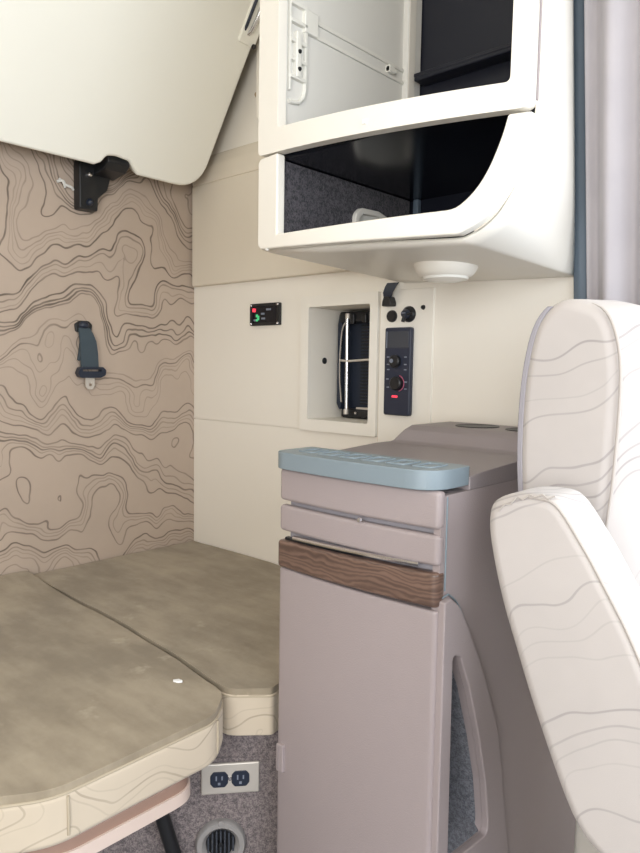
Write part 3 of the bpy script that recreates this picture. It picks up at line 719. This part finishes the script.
# ------------------------------------------------------------------ driver's seat
t = thing('driver_seat', 'cream contour-line fabric seat with raised armrest at right', 'seat', (1.55, -.3, 0))
prof = spline([(1.58, .52), (1.475, .78), (1.404, .88), (1.348, 1.00), (1.327, 1.14), (1.325, 1.25), (1.334, 1.322), (1.349, 1.358), (1.372, 1.374), (1.398, 1.372), (1.428, 1.357), (1.444, 1.318), (1.449, 1.262), (1.446, 1.16), (1.440, 1.06), (1.452, .90), (1.500, .70), (1.535, .52)], 5)
def bulge(v):
    k = max(0, min(1, (v.y+.50)/.06)); k = k*k*(3-2*k)
    e = max(0, min(1, (-.08-v.y)/.06)); f = k*min(1, e)
    x = v.x + (.035*f if v.x > 1.385 else 0)
    return (x, v.y, v.z-.012*(1-f)*max(0, (v.z-1.30)/.07)*0)
bk = MB().prism(prof, 'y', -.50, -.115, bev=.016, seg=5, cuts=[('y', lin(-.475, -.14, 12))], ang=60).warp(bulge)
build('backrest', bk, 'seat_topo', t, sharp=70)
top_i = max(range(len(prof)), key=lambda k: prof[k][1])
pts = [(x+.001, -.4975, z) for x, z in prof[top_i:] if z < 1.369 and z > .72]
build('piping', MB().tube(pts, [min(.0022, .0003+.0005*k) for k in range(len(pts))], 8), 'seat_piping', t)
build('rear_shell', MB().prism([(x-.002, z) for x, z in prof[13:38]]+[(x+.006, z) for x, z in reversed(prof[13:38])], 'y', -.497, -.125, bev=.002, ang=60), 'seat_dark', t)
build('cushion', MB().box(1.55, 2.02, -.50, -.115, .40, .54, bev=.05, seg=5), 'seat_topo', t)
build('pedestal', MB().box(1.58, 1.92, -.44, -.16, 0, .41, bev=.02), 'black', t)
ap = spline([(1.366, 1.118), (1.371, 1.140), (1.392, 1.152), (1.422, 1.156), (1.448, 1.150), (1.478, 1.112), (1.505, 1.070), (1.531, 1.026), (1.560, .965), (1.585, .90), (1.595, .845), (1.58, .80), (1.545, .782), (1.505, .793), (1.474, .823), (1.433, .910), (1.405, .980), (1.385, 1.034), (1.371, 1.085)], 5, True)
ap = [(x-.004, z) for x, z in ap]
ar = build('armrest', MB().prism(ap, 'y', -.645, -.565, bev=.014, seg=5, ang=60), 'seat_topo', t, sharp=70)
e2 = inset(ap, .004)
build('piping', MB().tube([(x, -.6425, z) for x, z in e2 if x+z*.8 > 2.33 and z > .9], .0018, 8), 'seat_piping', ar)
build('stitching', MB().tube([(1.378+.007*k, -.6462+.0006*(k%2), 1.132+.0050*min(k, 3)+.0022*max(0, min(k-3, 3))+(.004 if k % 2 else 0)) for k in range(10)], .0010, 6), 'seat_piping', ar)
build('pivot', MB().cyl((1.53, -.575, .84), (1.53, -.47, .60), .03, bev=.004).cyl((1.53, -.567, .84), (1.53, -.50, .84), .035, bev=.004), 'black', t)

# ------------------------------------------------------------------ curtain at the right
rows = []
for j in range(10):
    z = 2.46-j*(2.46-1.24)/9
    row = []
    for i in range(90):
        q = i/89; x = 1.226+q*.51
        A = .022+.006*math.sin(z*2+q*3)
        y = -.050-A*.3+A*math.sin(q*PI*15+.45*math.sin(z*1.6))*(.65+.35*math.sin(q*17))+.010*math.sin(q*41+z*.7)*.3
        row.append((x-.055*(z-1.43)*(1-q), y, z))
    rows.append(row)
cu = build('curtain', MB().loft(rows), 'curtain', loc=(1.5, -.05, 2.46), sharp=80, wn=False)
sm = cu.modifiers.new('thick', 'SOLIDIFY'); sm.thickness = .002
tag(cu, 'pale grey curtain hanging in folds behind the seat', 'curtain')

# ------------------------------------------------------------------ light: daylight through the cab's windows
w = bpy.data.worlds.new('sky'); scene.world = w; w.use_nodes = True
nt = w.node_tree; nt.nodes.clear()
wo = nt.nodes.new('ShaderNodeOutputWorld'); bg = nt.nodes.new('ShaderNodeBackground'); nt.links.new(bg.outputs[0], wo.inputs[0])
bg.inputs[0].default_value = (.80, .90, 1.0, 1); bg.inputs[1].default_value = 2.0
def area(name, loc, rot, sx, sy, power, col):
    l = bpy.data.lights.new(name, 'AREA'); l.shape = 'RECTANGLE'; l.size = sx; l.size_y = sy; l.energy = power; l.color = col
    o = bpy.data.objects.new(name, l); COL.objects.link(o); o.location = loc; o.rotation_euler = rot
    return o
area('windshield_daylight', (XF-.01, -1.15, 1.55), (0, PI/2, 0), 1.05, 2.0, 31, (.90, .95, 1.0))
area('passenger_window_daylight', (2.02, YR+.01, 1.47), (PI/2, 0, 0), .95, .85, 25, (1.0, .985, .965))
area('driver_window_daylight', (2.11, -.005, 1.5), (-PI/2, 0, 0), .6, .8, 10, (.74, .85, 1.0))

for o in list(bpy.data.objects):
    if '_o' in o: del o['_o']
vs = scene.view_settings
vs.view_transform = 'Standard'; vs.look = 'None'; vs.exposure = 0.; vs.gamma = 1.; vs.use_curve_mapping = False
